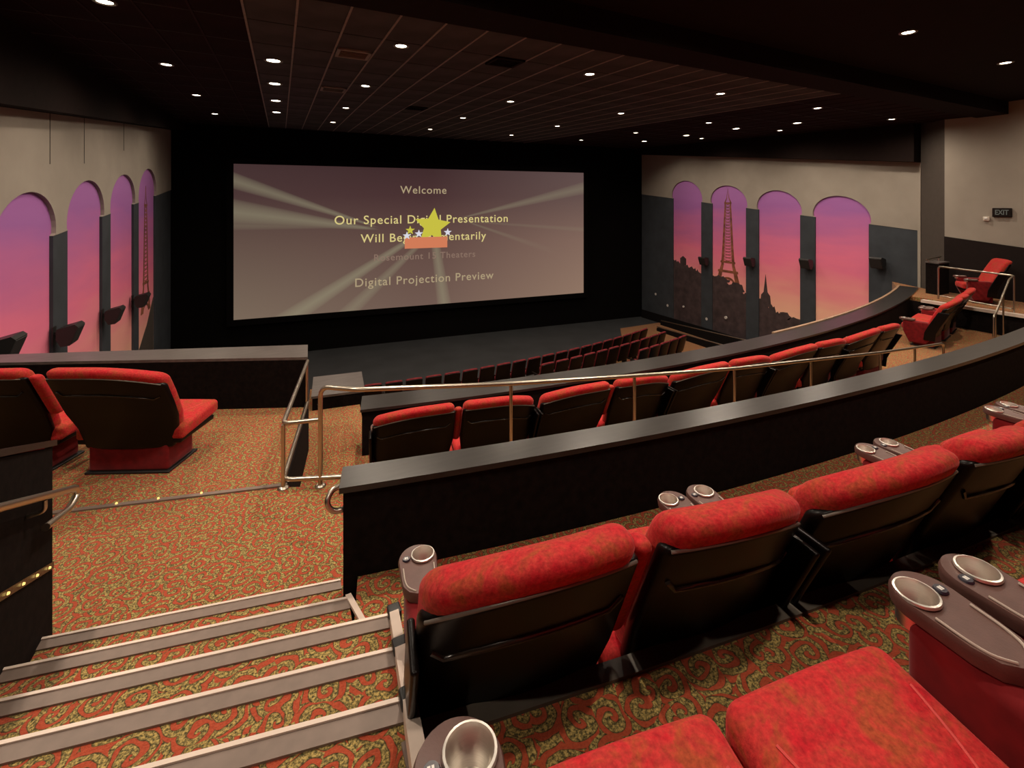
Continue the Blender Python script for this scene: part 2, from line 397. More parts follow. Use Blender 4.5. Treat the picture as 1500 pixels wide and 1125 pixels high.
# stairs beside the aisle
st = empty('stairs', kind='structure')
def nl(k, X):      # nosing line of step k
    return 3.312 - 0.415 * (k - 1) - 0.208 * (X - 0.29)
for k in range(1, 8):
    z = ZL + 0.19 * k
    xr = 0.345 if k <= 2 else 0.52 - 0.062 * (k - 3)
    if k == 3: xr = 0.50
    xl = -1.20 if k == 1 else -1.9
    yb = 0.44 if k < 7 else 3.5
    sp = MB().prism([(xl, nl(k, xl) - yb), (xr, nl(k, xr) - yb), (xr, nl(k, xr)), (xl, nl(k, xl))], z - 0.19, z).build('step', 'carpet_scroll', st)
    no = MB().prism([(xl, nl(k, xl) - 0.078), (xr, nl(k, xr) - 0.078), (xr, nl(k, xr) - 0.012), (xl, nl(k, xl) - 0.012)], z, z + 0.008).build('nosing', 'nosing_metal', st)
    MB().prism([(xl, nl(k, xl) - 0.012), (xr, nl(k, xr) - 0.012), (xr, nl(k, xr) + 0.004), (xl, nl(k, xl) + 0.004)], z - 0.03, z + 0.014).build('lip', 'nosing_lip', no)
sg = [(0.49, 2.44, -0.365), (0.43, 2.03, -0.175), (0.37, 1.62, 0.015), (0.31, 1.24, 0.205)]
for i in range(3):
    p, q = Vector(sg[i]), Vector(sg[i + 1])
    MB().prism([(p.x - .004, p.y), (q.x - .004, q.y), (q.x + .040, q.y), (p.x + .040, p.y)], [p.z - .05, q.z - .05, q.z - .05, p.z - .05], [p.z + .012, q.z + .012, q.z + .012, p.z + .012]).build('side_strip', 'nosing_lip', st)
    MB().rbox(0.032, 0.035, 0.03, 0.01, (p.x + .02, p.y, p.z - .01)).build('strip_bracket', 'bracket_black', st, 40)
MB().prism([(0.33, 2.90), (0.36, 2.90), (0.45, 2.50), (0.42, 2.50)], ZR1 + .002, ZR1 + .02).build('side_strip', 'nosing_lip', st)

# ------------------------------------------------------------------ walls and ceiling
def front_y(x): return 23.15 - 0.0998 * (x + 1.73)
wf = empty('wall_front', kind='structure')
MB().prism([(XL - .1, front_y(XL - .1)), (XR + .1, front_y(XR + .1)), (XR + .1, front_y(XR) + .3), (XL - .1, front_y(XL) + .3)], ZF - .2, 5.2).build('masking_wall', 'masking_cloth', wf)
WS = 0.1045
def arch_pts(yc, hw, zapex, zb, n=22):
    """arch head outline over (Y,Z), from high Y to low Y, sheared with the painted line"""
    P = []
    zcen = zb + 0.13; H = zapex - zcen
    P.append((yc + hw * .92, zb))
    for i in range(n + 1):
        a = radians(-7) + (pi + radians(14)) * i / n
        P.append((yc + hw * cos(a), zcen + H * sin(a)))
    P.append((yc - hw * .92, zb))
    return [(y, z + WS * (y - yc)) for y, z in P]
def side_wall(name, x, sgn, y_near, y_far, zb0, yb0, arches, ztop0, ztop_y0):
    """sgn = +1 if the room lies towards +X"""
    wl = empty(name, kind='structure')
    zb = lambda y: zb0 + WS * (y - yb0)
    zt = lambda y: ztop0 + (WS + 0.004) * (y - ztop_y0)
    MB().slab_x([(y_near, ZF - .2), (y_far, ZF - .2), (y_far, 5.2), (y_near, 5.2)], x - .25 * sgn, x).build('wall_face', 'black_paint', wl)
    # beige fascia with the arch heads cut out of its lower edge
    out = [(y_far, zb(y_far))]
    for (yc, hw, za) in sorted(arches, key=lambda q: -q[0]):
        out += arch_pts(yc, hw, za, zb(yc))
    out += [(y_near, zb(y_near)), (y_near, zt(y_near)), (y_far, zt(y_far))]
    MB().slab_x(out, x, x + 0.10 * sgn).build('fascia', 'beige_paint', wl)
    ys = [y_far] + [v for (yc, hw, za) in sorted(arches, key=lambda q: -q[0]) for v in (yc + hw * .92, yc - hw * .92)] + [y_near]
    for i in range(0, len(ys), 2):
        ya, yb = ys[i], ys[i + 1]
        MB().slab_x([(ya, ZF), (yb, ZF), (yb, zb(yb) - .004), (ya, zb(ya) - .004)], x, x + 0.085 * sgn).build('pier_panel', 'slate_paint', wl)
    MB().slab_x([(y_near, ZF), (y_far, ZF), (y_far, ZF + .45), (y_near, ZF + .45)], x + .085 * sgn, x + 0.12 * sgn).build('base_board', 'black_paint', wl)
    MB().slab_x([(y_near, zt(y_near) + .005), (y_far, zt(y_far) + .005), (y_far, 5.1), (y_near, 5.1)], x, x + .55 * sgn).build('soffit', 'ceiling_black', wl)
    return wl, zb, zt
AL = [(11.12, 1.16, 1.88), (13.94, 1.15, 2.20), (16.72, 1.17, 2.48), (19.43, 1.17, 2.81)]
AR = [(10.23, 1.02, 1.95), (12.68, 1.00, 2.21), (15.15, 1.01, 2.49), (17.67, 1.02, 2.81)]
wL, zbL, ztL = side_wall('wall_left', XL, 1, -3.2, 23.08, 1.06, 12.1, AL, 3.21, 10.48)
wR, zbR, ztR = side_wall('wall_right', XR, -1, 7.76, 21.02, 0.80, 7.79, AR, 2.99, 7.75)
for y, d in [(12.0, .95), (13.75, 1.0), (16.72, .75), (9.6, .6)]:
    MB().slab_x([(y - .012, ztL(y) - d), (y + .012, ztL(y) - d), (y + .012, ztL(y)), (y - .012, ztL(y))], XL + .1, XL + .104).build('panel_joint', 'panel_gap', wL)
MB().box(XR - .14, XR - .09, 7.76, 7.84, -1.2, 2.99).build('corner_bead', 'beige_paint', wR)
wb = empty('wall_rear_right', kind='structure')
MB().slab_x([(-3.2, -1.9), (6.9, -1.9), (6.9, 4.6), (-3.2, 4.6)], 17.6, 17.9).build('wall_face', 'beige_paint', wb)
MB().slab_x([(-3.2, -1.9), (6.9, -1.9), (6.9, .70), (-3.2, -.47)], 17.57, 17.6).build('wainscot', 'dark_wainscot', wb)
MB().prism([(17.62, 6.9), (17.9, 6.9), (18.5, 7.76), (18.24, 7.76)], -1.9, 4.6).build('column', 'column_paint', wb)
MB().prism([(XL - .2, -3.4), (18, -3.4), (18, -3.2), (XL - .2, -3.2)], -1, 4.8).build('wall_back', 'dark_wainscot')['kind'] = 'structure'

ce = empty('ceiling', kind='structure')
Y0 = 6.15
MB().add([(XL, Y0, zc(Y0) + .03), (XR, Y0, zc(Y0) + .03), (XR, 23.8, zc(23.8) + .03), (XL, 23.8, zc(23.8) + .03), (XL, Y0, 5.3), (XR, Y0, 5.3), (XR, 23.8, 5.4), (XL, 23.8, 5.4)],
         [(3, 2, 1, 0), (4, 5, 6, 7), (0, 1, 5, 4), (1, 2, 6, 5), (2, 3, 7, 6), (3, 0, 4, 7)]).build('ceiling_deck', 'ceiling_black', ce)
MB().box(XL, 18.3, -3.3, 5.55, ZN, ZN + .3).build('rear_ceiling', 'ceiling_black', ce)
MB().box(XL, 18.3, 5.5, Y0 + .02, 4.11, 5.3).build('bulkhead', 'ceiling_black', ce)
tilt = math.atan(0.041); G = 0.61
tile_me = MB().box(-.294, .294, -.594, .594, -.012, .012).mesh('ceiling_tile', 'ceiling_tile')
border_me = MB().box(-.294, .294, -.594, .594, -.012, .012).mesh('ceiling_tile', 'border_tile')
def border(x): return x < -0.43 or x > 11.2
GX0 = -1.95 - 0.305 - G * 3          # lamps sit in the middle of a tile
ncol, nrow = 36, 13
cells = []
for i in range(ncol):
    for j in range(nrow):
        xc = GX0 + G * (i + .5); yc = Y0 + 0.11 + 1.22 * (j + .5)
        cells.append((yc + 0.25 * abs(xc - 4), xc, yc))
cells.sort()
rest = MB(); rest2 = MB(); Rt = Matrix.Rotation(tilt, 4, 'X')
lamp_xy = []
for k, (_, xc, yc) in enumerate(cells):
    if k < 300:
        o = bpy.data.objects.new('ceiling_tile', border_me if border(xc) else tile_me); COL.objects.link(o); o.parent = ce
        o.location = (xc, yc, zc(yc) + .012); o.rotation_euler = (tilt, 0, 0)
    else:
        b_ = MB().box(-.294, .294, -.594, .594, -.012, .012).xf(Matrix.Translation((xc, yc, zc(yc) + .012)) @ Rt)
        (rest2 if border(xc) else rest).add(b_.v, b_.f)
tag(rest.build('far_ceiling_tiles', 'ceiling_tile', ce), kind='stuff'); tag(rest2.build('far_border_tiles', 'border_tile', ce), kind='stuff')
bar_me = MB().box(-.014, .014, 0, nrow * 1.22, -.012, .006).mesh('grid_bar', 'ceiling_grid')
bar2_me = MB().box(-.014, .014, 0, nrow * 1.22, -.012, .006).mesh('grid_bar', 'border_bar')
for i in range(ncol + 1):
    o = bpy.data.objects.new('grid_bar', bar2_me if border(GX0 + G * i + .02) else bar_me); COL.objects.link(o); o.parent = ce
    o.location = (GX0 + G * i, Y0 + .11, zc(Y0 + .11)); o.rotation_euler = (tilt, 0, 0)
cb_me = MB().box(0, ncol * G, -.008, .008, -.006, .006).mesh('cross_bar', 'ceiling_tile')
for j in range(nrow + 1):
    o = bpy.data.objects.new('cross_bar', cb_me); COL.objects.link(o); o.parent = ce
    yy = Y0 + .11 + 1.22 * j
    o.location = (GX0, yy, zc(yy)); o.rotation_euler = (tilt, 0, 0)

# ------------------------------------------------------------------ ceiling downlights
ring_me = MB().lathe([(0.085, 0.0), (0.125, 0.0), (0.125, -0.014), (0.105, -0.020), (0.085, -0.010), (0.085, 0.0)], 20).mesh('trim_ring', 'lamp_trim', 40)
lens_me = MB().lathe([(0.0005, -0.006), (0.086, -0.006), (0.086, 0.004), (0.0005, 0.004)], 20).mesh('lens', 'lamp_glow')
def downlight(x, y, z, label, watts, size=radians(168), tgt=None, blend=1.0, group='recessed downlights'):
    r = place([('trim_ring', ring_me, None), ('lens', lens_me, None)], 'ceiling_downlight', (x, y, z), 0, label, 'ceiling light', group)
    d = bpy.data.lights.new('downlight_beam', 'SPOT'); d.energy = watts; d.color = WARM; d.spot_size = size; d.spot_blend = blend; d.shadow_soft_size = 0.08
    o = bpy.data.objects.new('downlight_beam', d); COL.objects.link(o); o.parent = r; o.location = (0, 0, -0.03)
    if tgt:
        r.scale = (1.3, 1.3, 1.0)
        v = Vector(tgt) - Vector((x, y, z)); o.rotation_euler = v.to_track_quat('-Z', 'Y').to_euler()
    return r
LX = [-1.95, 1.71, 5.35, 8.98, 12.63, 16.29]; LY = [7.66, 11.25, 14.90, 18.78]
rown = ['row nearest the bulkhead', 'second row from the bulkhead', 'third row from the bulkhead', 'row nearest the screen']
for j, y in enumerate(LY):
    for i, x in enumerate(LX):
        if j == 3 and i == 5: continue
        pw = LAMP_W * (1.0, 0.5, 0.35, .45)[j]
        if i == 0 or i == 5: pw *= 0.7
        downlight(x, y, zc(y) - .002, 'recessed downlight, %s from left in the ceiling %s' % (ORD[i], rown[j]), pw)
for k, y in enumerate([9.81, 12.13, 14.68, 17.16]):
    downlight(-.12, y, zc(y) - .002, 'bright wall-washing downlight in the left ceiling line, %s from the bulkhead' % ORD[k], WASH_W, radians(100), (XL, y + .6, -1.2), group='wall washing downlights')
for k, (x, y) in enumerate([(14.9, 9.69), (14.6, 11.77), (14.9, 14.43), (15.3, 17.43)]):
    downlight(x, y, zc(y) - .002, 'bright wall-washing downlight along the right wall murals, %s from the bulkhead' % ORD[k], WASH_W, radians(100), (XR, y + .4, -1.2), group='wall washing downlights')
for k, (x, y) in enumerate([(-1.95, 4.0), (1.71, 4.0), (5.35, 4.0), (8.98, 3.99), (12.63, 3.99), (16.29, 4.0), (-1.95, .33), (1.71, .33), (5.35, .33), (8.98, .33)]):
    lab = {3: 'recessed downlight in the dark rear ceiling, left of the two in view', 4: 'recessed downlight in the dark rear ceiling, right of the two in view'}.get(k, 'rear ceiling downlight outside the picture, %s of those overhead' % ORD[k])
    downlight(x, y, ZN - .002, lab, LAMP_W * (.40 if k == 5 else 0.95 if y > 2 else .48), group='recessed downlights')

# ceiling vents
for k, (x, y, lab) in enumerate([(1.1, 8.55, 'square ceiling air diffuser left of the nearest centre downlight'), (3.55, 7.69, 'dark round ceiling vent left of the tall centre of the bulkhead'), (3.51, 13.76, 'small dark ceiling vent in the middle of the tiles'), (1.1, 12.06, 'small square ceiling diffuser far left of the tiles')]):
    v = empty('ceiling_vent', (x, y, zc(y) - .004), 0, lab, 'vent', 'ceiling vents'); v.rotation_euler = (tilt, 0, 0)
    fr = MB()
    for q in range(4):
        m_ = Matrix.Rotation(q * pi / 2, 4, 'Z'); b_ = MB().box(-.27, .27, .22, .27, -.03, 0).xf(m_); fr.add(b_.v, b_.f)
    fr.build('frame', 'ceiling_grid' if k in (0, 3) else 'ceiling_black', v)
    for q in range(5):
        b_ = MB().box(-.22, .22, -.02, .02, -.004, .004).xf(Matrix.Translation((0, -.17 + q * .085, -.016)) @ Matrix.Rotation(radians(35), 4, 'X')); b_.build('slat', 'lamp_trim' if k in (0, 3) else 'ceiling_black', v)

# ------------------------------------------------------------------ screen
rzS = -math.atan(0.0998)
scr = empty('cinema_screen', (-1.73, 22.95, -3.14), rzS, 'wide projection screen showing a welcome message with light rays', 'screen')
MB().box(0, SW, 0, .05, 0, SH).build('screen_surface', 'screen_image_wash', scr)
fm = MB(); fm.box(-.25, 0, -.04, .1, -.25, SH + .25); fm.box(SW, SW + .25, -.04, .1, -.25, SH + .25); fm.box(0, SW, -.04, .1, -.25, 0); fm.box(0, SW, -.04, .1, SH, SH + .25)
fm.build('masking_frame', 'masking_cloth', scr)
def text(body, x0, x1, zc_, mat, h_scale=1.0, slope=0.0):
    cu = bpy.data.curves.new('t', 'FONT'); cu.body = body; cu.extrude = 0.004; cu.offset = 0.006; cu.space_character = 1.12
    o = bpy.data.objects.new('t', cu); COL.objects.link(o)
    bpy.context.view_layer.update()
    dg = bpy.context.evaluated_depsgraph_get(); me = bpy.data.meshes.new_from_object(o.evaluated_get(dg))
    bpy.data.objects.remove(o)
    xs = [v.co.x for v in me.vertices]; ys = [v.co.y for v in me.vertices]
    s = (x1 - x0) / (max(xs) - min(xs)); mx = min(xs)
    for v in me.vertices:
        x, y, z = v.co
        xx = x0 + (x - mx) * s
        v.co = (xx, -.012 - z, zc_ + (y - .33) * s * h_scale + slope * (xx - (x0 + x1) / 2))
    bm = bmesh.new(); bm.from_mesh(me); bm.verts.ensure_lookup_table()
    isl = []; seen = set()                       # letters, then gaps between words
    for v in bm.verts:
        if v.index in seen: continue
        stack = [v]; comp = []; seen.add(v.index)
        while stack:
            u = stack.pop(); comp.append(u)
            for e in u.link_edges:
                o2 = e.other_vert(u)
                if o2.index not in seen: seen.add(o2.index); stack.append(o2)
        isl.append((min(c.co.x for c in comp), max(c.co.x for c in comp), comp))
    isl.sort(key=lambda q: q[0]); words = []; right = -1e9
    for lo, hi, comp in isl:
        if lo - right > .24 * s: words.append([])
        words[-1] += comp; right = max(right, hi)
    for wv in words:
        ids = {v.index: i for i, v in enumerate(wv)}
        m2 = bpy.data.meshes.new('word')
        m2.from_pydata([tuple(v.co) for v in wv], [], [tuple(ids[v.index] for v in f.verts) for f in bm.faces if f.verts[0].index in ids])
        m2.materials.append(M[mat]); ob = bpy.data.objects.new('word', m2); COL.objects.link(ob); ob.parent = scr
    bm.free()
text('Welcome', 6.70, 8.86, 5.44, 'text_gold_dim')
text('Our Special Digital Presentation', 3.87, 11.98, 4.06, 'text_gold')
text('Will Begin Momentarily', 4.96, 10.84, 3.22, 'text_gold')
text('Rosemount 15 Theaters', 5.54, 10.29, 2.33, 'text_faint')
text('Digital Projection Preview', 4.73, 11.23, 1.24, 'text_gold_dim')
def flat(pts, y0, y1, name, mat):
    n = len(pts)
    vs_ = [(p[0], y0, p[1]) for p in pts] + [(p[0], y1, p[1]) for p in pts]
    return MB().add(vs_, [tuple(range(n)), tuple(range(2 * n - 1, n - 1, -1))] + [(i, (i + 1) % n, (i + 1) % n + n, i + n) for i in range(n)]).build(name, mat, scr)
def starpts(cx, cz, R, r, n=5, rot=0.0):
    return [(cx + (R if k % 2 == 0 else r) * sin(pi * k / n + rot), cz + (R if k % 2 == 0 else r) * cos(pi * k / n + rot)) for k in range(2 * n)]
flat(starpts(8.20, 3.72, 0.88, 0.42, rot=.1), -.020, -.016, 'star_emblem', 'logo_star')
flat([(6.90, 2.70), (8.90, 2.70), (8.90, 3.22), (6.90, 3.22)], -.026, -.022, 'emblem_base', 'logo_base')
for sx, sz, R in [(7.0, 3.30, .2), (8.92, 3.42, .2), (7.15, 3.55, .22), (7.55, 3.38, .2)]:
    flat(starpts(sx, sz, R, R * .42), -.030, -.027, 'small_star', 'logo_white' if sx != 7.15 else 'logo_star')

# ------------------------------------------------------------------ arched murals
def mural_panel(x, sgn, yc, hw, za, zb, label, extras=()):
    r = empty('arched_mural', (x + .02 * sgn, yc, zb), 0, label, 'mural', 'arched sunset murals')
    P = arch_pts(yc, hw, za, zb)
    top = [(p[0], p[1]) for p in P]
    top[0] = (yc + hw * .93, zb + WS * hw * .93); top[-1] = (yc - hw * .93, zb - WS * hw * .93)
    poly = [(yc + hw * .93, ZF + .4)] + top + [(yc - hw * .93, ZF + .4)]
    pn = MB().slab_x([(y, z) for y, z in poly], x + .004 * sgn, x + .03 * sgn)
    me = pn.mesh('print_panel', 'mural_print')
    o = bpy.data.objects.new('print_panel', me); COL.objects.link(o); o.parent = r; o.matrix_parent_inverse = Matrix.Translation(r.location).inverted()
    for nm, pts, mt, d in extras:
        me = MB().slab_x(pts, x + .03 * sgn, x + (.034 + d) * sgn).mesh(nm, mt)
        q = bpy.data.objects.new(nm, me); COL.objects.link(q); q.parent = r; q.matrix_parent_inverse = o.matrix_parent_inverse
    return r
def tower(yc, z0, z1, w0, sh=0.0):
    """lattice tower silhouette pieces"""
    H = z1 - z0; out = []
    prof = [(0, 1.0), (.10, .80), (.20, .56), (.40, .45), (.60, .37), (.80, .28), (.86, .27), (.90, .12), (1.0, .012)]
    hw = lambda t: next(prof[i][1] + (prof[i + 1][1] - prof[i][1]) * (t - prof[i][0]) / (prof[i + 1][0] - prof[i][0]) for i in range(len(prof) - 1) if prof[i][0] <= t <= prof[i + 1][0] + 1e-9) * w0
    for s_ in (-1, 1):
        pts = [(yc + s_ * hw(t), z0 + H * t) for t in [p[0] for p in prof]]
        inn = [(yc + s_ * max(0.0, hw(t) - max(.035, hw(t) * .38)), z0 + H * t) for t in [.90, .86, .80, .60, .40, .20, .10, 0]]
        out.append(('tower_leg', pts + inn, 'tower_print', .002))
    for t, k in [(.12, .05), (.22, .04), (.84, .03)]:
        out.append(('tower_deck', [(yc - hw(t) * 1.12, z0 + H * t), (yc + hw(t) * 1.12, z0 + H * t), (yc + hw(t) * 1.1, z0 + H * (t + k * .5)), (yc - hw(t) * 1.1, z0 + H * (t + k * .5))], 'tower_print', .004))
    n = 20
    for i in range(n):
        ta = .23 + .62 * i / n; tb = .23 + .62 * (i + 1) / n
        a0, b0 = hw(ta), hw(tb)
        th = .02
        out.append(('tower_brace', [(yc - a0, z0 + H * ta), (yc - a0 + 2 * th, z0 + H * ta), (yc + b0, z0 + H * tb - th), (yc + b0 - 2 * th, z0 + H * tb)] , 'tower_print', .003))
        out.append(('tower_brace', [(yc + a0, z0 + H * ta), (yc + a0 - 2 * th, z0 + H * ta), (yc - b0, z0 + H * tb - th), (yc - b0 + 2 * th, z0 + H * tb)], 'tower_print', .003))
    arcp = [(yc + .62 * w0 * cos(pi * i / 10), z0 + H * .075 * sin(pi * i / 10)) for i in range(11)]
    arcq = [(yc + .5 * w0 * cos(pi * i / 10), z0 + H * .052 * sin(pi * i / 10)) for i in range(10, -1, -1)]
    out.append(('tower_arch', arcp + arcq, 'tower_print', .004))
    return out
def skyline(y0, y1, z0, z1, seed, amp=.14, n=26):
    rnd = random.Random(seed); P = [(y0, ZF + .42), (y1, ZF + .42)]
    ys = [y1 + (y0 - y1) * i / n for i in range(n + 1)]
    for i, y in enumerate(ys):
        h = z1 + (z0 - z1) * i / n + rnd.uniform(-amp, amp); P.append((y, h))
    return ('skyline', P, 'skyline_print', .006)
def spire(yc, zb_, h, wd): return ('cathedral_spire', [(yc - wd, zb_), (yc - wd * .8, zb_ + h * .35), (yc - wd * .35, zb_ + h * .45), (yc, zb_ + h), (yc + wd * .35, zb_ + h * .45), (yc + wd * .8, zb_ + h * .35), (yc + wd, zb_)], 'skyline_print', .007)
def tree_blob(yc, zc_, r, seed):
    rnd = random.Random(seed)
    return ('tree_silhouette', [(yc + r * 1.7 * rnd.uniform(.65, 1.2) * cos(2 * pi * i / 18), zc_ + r * .8 * rnd.uniform(.6, 1.25) * sin(2 * pi * i / 18)) for i in range(18)], 'skyline_print', .007)
tops = ['nearest', 'second nearest', 'third nearest', 'farthest']
exL = [[], [], [spire(15.75, -2.9, 1.5, .12)], tower(19.45, -1.85, 2.25, .62) + [('hill', [(20.45, ZF + .4), (20.45, -1.55), (19.6, -2.3), (18.4, -3.0), (18.4, ZF + .4)], 'column_paint', .006)]]
for (yc, hw, za), nm, ex in zip(AL, ['nearest of the left wall, half cut by the picture edge', 'second on the left wall, between two speakers', 'third on the left wall, with a thin dark spire', 'farthest on the left wall, with a slim lattice tower'], exL):
    mural_panel(XL, 1, yc, hw, za, zbL(yc), 'arched purple-pink sunset mural, %s' % nm, ex)
exR = [[tree_blob(9.35, -2.0, .14, 3)],
       [skyline(11.76, 13.60, -3.2, -2.45, 5), spire(13.30, -2.7, 1.35, .26), tree_blob(12.45, -2.92, .2, 8), tree_blob(12.0, -3.08, .24, 9)],
       tower(15.22, -2.05, 2.36, .66) + [skyline(14.22, 16.08, -2.35, -1.80, 6, .07), tree_blob(15.65, -1.95, .30, 11), tree_blob(14.75, -2.15, .30, 12)],
       [skyline(16.73, 18.6, -1.72, -1.25, 7, .08), ('dome', [(17.75, -1.5), (17.75, -1.15), (17.95, -1.02), (18.15, -1.15), (18.15, -1.5)], 'skyline_print', .007)]]
for (yc, hw, za), nm, ex in zip(AR, ['nearest on the right wall, plain sky', 'second on the right wall, with a church spire', 'third on the right wall, with the tall lattice tower', 'farthest on the right wall, above a dark skyline'], exR):
    mural_panel(XR, -1, yc, hw, za, zbR(yc), 'arched purple-pink sunset mural, %s' % nm, ex)
# printed city lights on the lower right wall
for k, (y, z) in enumerate([(19.9, -3.3), (19.0, -3.75), (16.4, -3.9), (15.3, -3.6), (12.9, -3.75), (17.9, -3.6)]):
    r_ = .07 if k != 5 else .05
    MB().slab_x([(y + r_ * cos(2 * pi * i / 10), z + r_ * sin(2 * pi * i / 10)) for i in range(10)], XR - .03, XR - .094).build('city_light', 'lights_print', wR)

# ------------------------------------------------------------------ wall speakers
def speaker_parts():
    # local: wall at x=0, speaker towards +x, wedge tilted down
    prof = [(.10, .15), (.36, .22), (.41, .17), (.29, -.17), (.16, -.18), (.09, -.04)]
    body = MB(); n = len(prof)
    vs_ = [(p[0], -.19, p[1]) for p in prof] + [(p[0], .19, p[1]) for p in prof]
    body.add(vs_, [tuple(range(n)), tuple(range(2 * n - 1, n - 1, -1))] + [(i, i + n, (i + 1) % n + n, (i + 1) % n) for i in range(n)])
    gr = MB().add([(.405, -.175, .155), (.405, .175, .155), (.297, .175, -.155), (.297, -.175, -.155), (.416, -.17, .150), (.416, .17, .150), (.309, .17, -.150), (.309, -.17, -.150)], [(0, 1, 2, 3), (4, 7, 6, 5), (0, 4, 5, 1), (1, 5, 6, 2), (2, 6, 7, 3), (3, 7, 4, 0)])
    br = MB().box(0, .02, -.08, .08, -.15, .18).box(0, .2, -.03, .03, .02, .08)
    return [('cabinet', body.mesh('cabinet', 'speaker_black'), None), ('grille', gr.mesh('grille', 'speaker_grille'), None), ('wall_bracket', br.mesh('wall_bracket', 'bracket_black'), None)]
SPK = speaker_parts(); SPS = 1.0
for (y, z), nm in zip([(9.79, -.48), (12.2, -.85), (14.99, -1.07), (17.6, -1.18)], ['nearest on the left wall at the picture edge', 'second on the left wall', 'third on the left wall', 'farthest on the left wall, below the tower mural']):
    place(SPK, 'wall_speaker', (XL + .085, y, z), 0, 'black wedge surround speaker, %s' % nm, 'speaker', 'surround speakers', SPS)
for (y, z), nm in zip([(8.9, -.36), (11.37, -.67), (13.87, -.87), (16.37, -1.11)], ['nearest on the right wall beyond the last arch', 'second on the right wall', 'third on the right wall, right of the lattice tower', 'farthest on the right wall']):
    place(SPK, 'wall_speaker', (XR - .085, y, z), pi, 'black wedge surround speaker, %s' % nm, 'speaker', 'surround speakers', SPS)

# ------------------------------------------------------------------ half walls
def half_wall_arc(r0, r1, zb_, zt, X0, X1, label, edge=None):
    t0, t1 = thx(r0, X0), thx(r0, X1)
    h = empty('half_wall', pol((r0 + r1) / 2, (t0 + t1) / 2) + (zb_,), 0, label, 'half wall')
    inv = Matrix.Translation(h.location).inverted()
    for nm, mb, mt in [('wall_body', arc_solid(r0 + .03, r1 - .03, zb_, zt - .035, t0, t1, 48), 'halfwall_carpet'), ('cap', arc_solid(r0, r1, zt - .035, zt, t0 - .0006, t1, 48), 'cap_laminate')] + ([('edge_trim', arc_solid(r0 - .05, r0 + .005, zt - .06, zt + .02, thx(r0, edge), t1, 30), 'wood_edge')] if edge else []):
        o = mb.build(nm, mt, h); o.matrix_parent_inverse = inv
    return h
half_wall_arc(34.39, 34.63, -1.55, 0.0, 0.375, 15.4, 'long curved black half wall with dark cap just ahead of the second row')
half_wall_arc(30.85, 31.30, -4.8, -0.92, 1.0, 17.4, 'curved black half wall with dark cap in front of the middle row', edge=8.8)
def half_wall_poly(pts, zb_, zt, label, ov=.02):
    c = Vector((sum(p[0] for p in pts) / len(pts), sum(p[1] for p in pts) / len(pts)))
    h = empty('half_wall', (c.x, c.y, zb_), 0, label, 'half wall')
    rel = [(p[0] - c.x, p[1] - c.y) for p in pts]
    k = [(x * (1 - ov / max(.1, hypot(x, y))), y * (1 - ov / max(.1, hypot(x, y)))) for x, y in rel]
    MB().prism(k, 0, zt - zb_ - .035).build('wall_body', 'halfwall_carpet', h)
    MB().prism(rel, zt - zb_ - .035, zt - zb_).build('cap', 'cap_highlit', h)
    return h
half_wall_poly([(0.31, 6.77), (0.34, 7.36), (-3.86, 8.95), (-3.86, 8.62)], -2.2, -0.30, 'straight black half wall with cap coloured lighter for its highlight beyond the left chairs')
half_wall_poly([(0.42, 8.05), (1.20, 7.95), (1.28, 8.85), (0.50, 8.95)], -2.4, -1.30, 'low black half wall with cap coloured lighter for its highlight at the head of the lower stairs')
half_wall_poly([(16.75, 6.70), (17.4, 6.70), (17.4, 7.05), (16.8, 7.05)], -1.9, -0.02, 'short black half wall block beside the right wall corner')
# sloping side wall of the stairs
h = empty('stair_side_wall', (-1.30, 3.76, ZL), 0, 'sloping black side wall left of the stairs with row of step lights', 'half wall')
inv = Matrix.Translation(h.location).inverted()
for nm, mb, mt in [('wall_body', MB().slab_x([(3.76, ZL), (3.76, .26), (0.2, 1.58), (0.2, ZL)], -1.34, -1.195), 'halfwall_carpet'),
                   ('cap', MB().slab_x([(3.78, .26), (3.78, .295), (0.2, 1.62), (0.2, 1.58)], -1.36, -1.18), 'cap_laminate'),
                   ('light_channel', MB().slab_x([(3.74, -.44), (3.74, -.40), (0.4, .99), (0.4, .95)], -1.195, -1.182), 'shell_side')]:
    o = mb.build(nm, mt, h); o.matrix_parent_inverse = inv
for k in range(9):
    y = 3.66 - .155 * k
    o = MB().lathe([(0.0, 0.010), (0.006, 0.008), (0.008, 0.0)], 8).build('step_light', 'led_glow', h, 40)
    o.location = (-1.178 + 1.30, y - 3.76, -.42 + .416 * (3.74 - y) - ZL); o.rotation_euler = (0, pi / 2, 0)

# ------------------------------------------------------------------ rails
def smooth_path(P, r=0.08, n=5):
    P = [Vector(p) for p in P]; out = [P[0]]
    for i in range(1, len(P) - 1):
        a, b, c = P[i - 1], P[i], P[i + 1]
        da, dc = (a - b), (c - b); k = min(r, da.length * .45, dc.length * .45)
        p0, p1 = b + da.normalized() * k, b + dc.normalized() * k
        for q in range(n + 1):
            t = q / n; out.append((1 - t) ** 2 * p0 + 2 * t * (1 - t) * b + t * t * p1)
    out.append(P[-1]); return out
def flange(x, y, z): return MB().lathe([(0.0, .02), (.03, .02), (.05, .006), (.05, 0), (0.0, 0)], 14, x, y).xf(Matrix.Translation((0, 0, z)))
RA = 0.021
g = empty('guard_rail', (0.33, 4.83, ZL), 0, 'long curved steel guard rail behind the middle chairs with a low return at its left', 'railing')
inv = Matrix.Translation(g.location).inverted()
def gpart(root, inv_, mb, nm, mt='rail_steel'):
    o = mb.build(nm, mt, root, 60); o.matrix_parent_inverse = inv_; return o
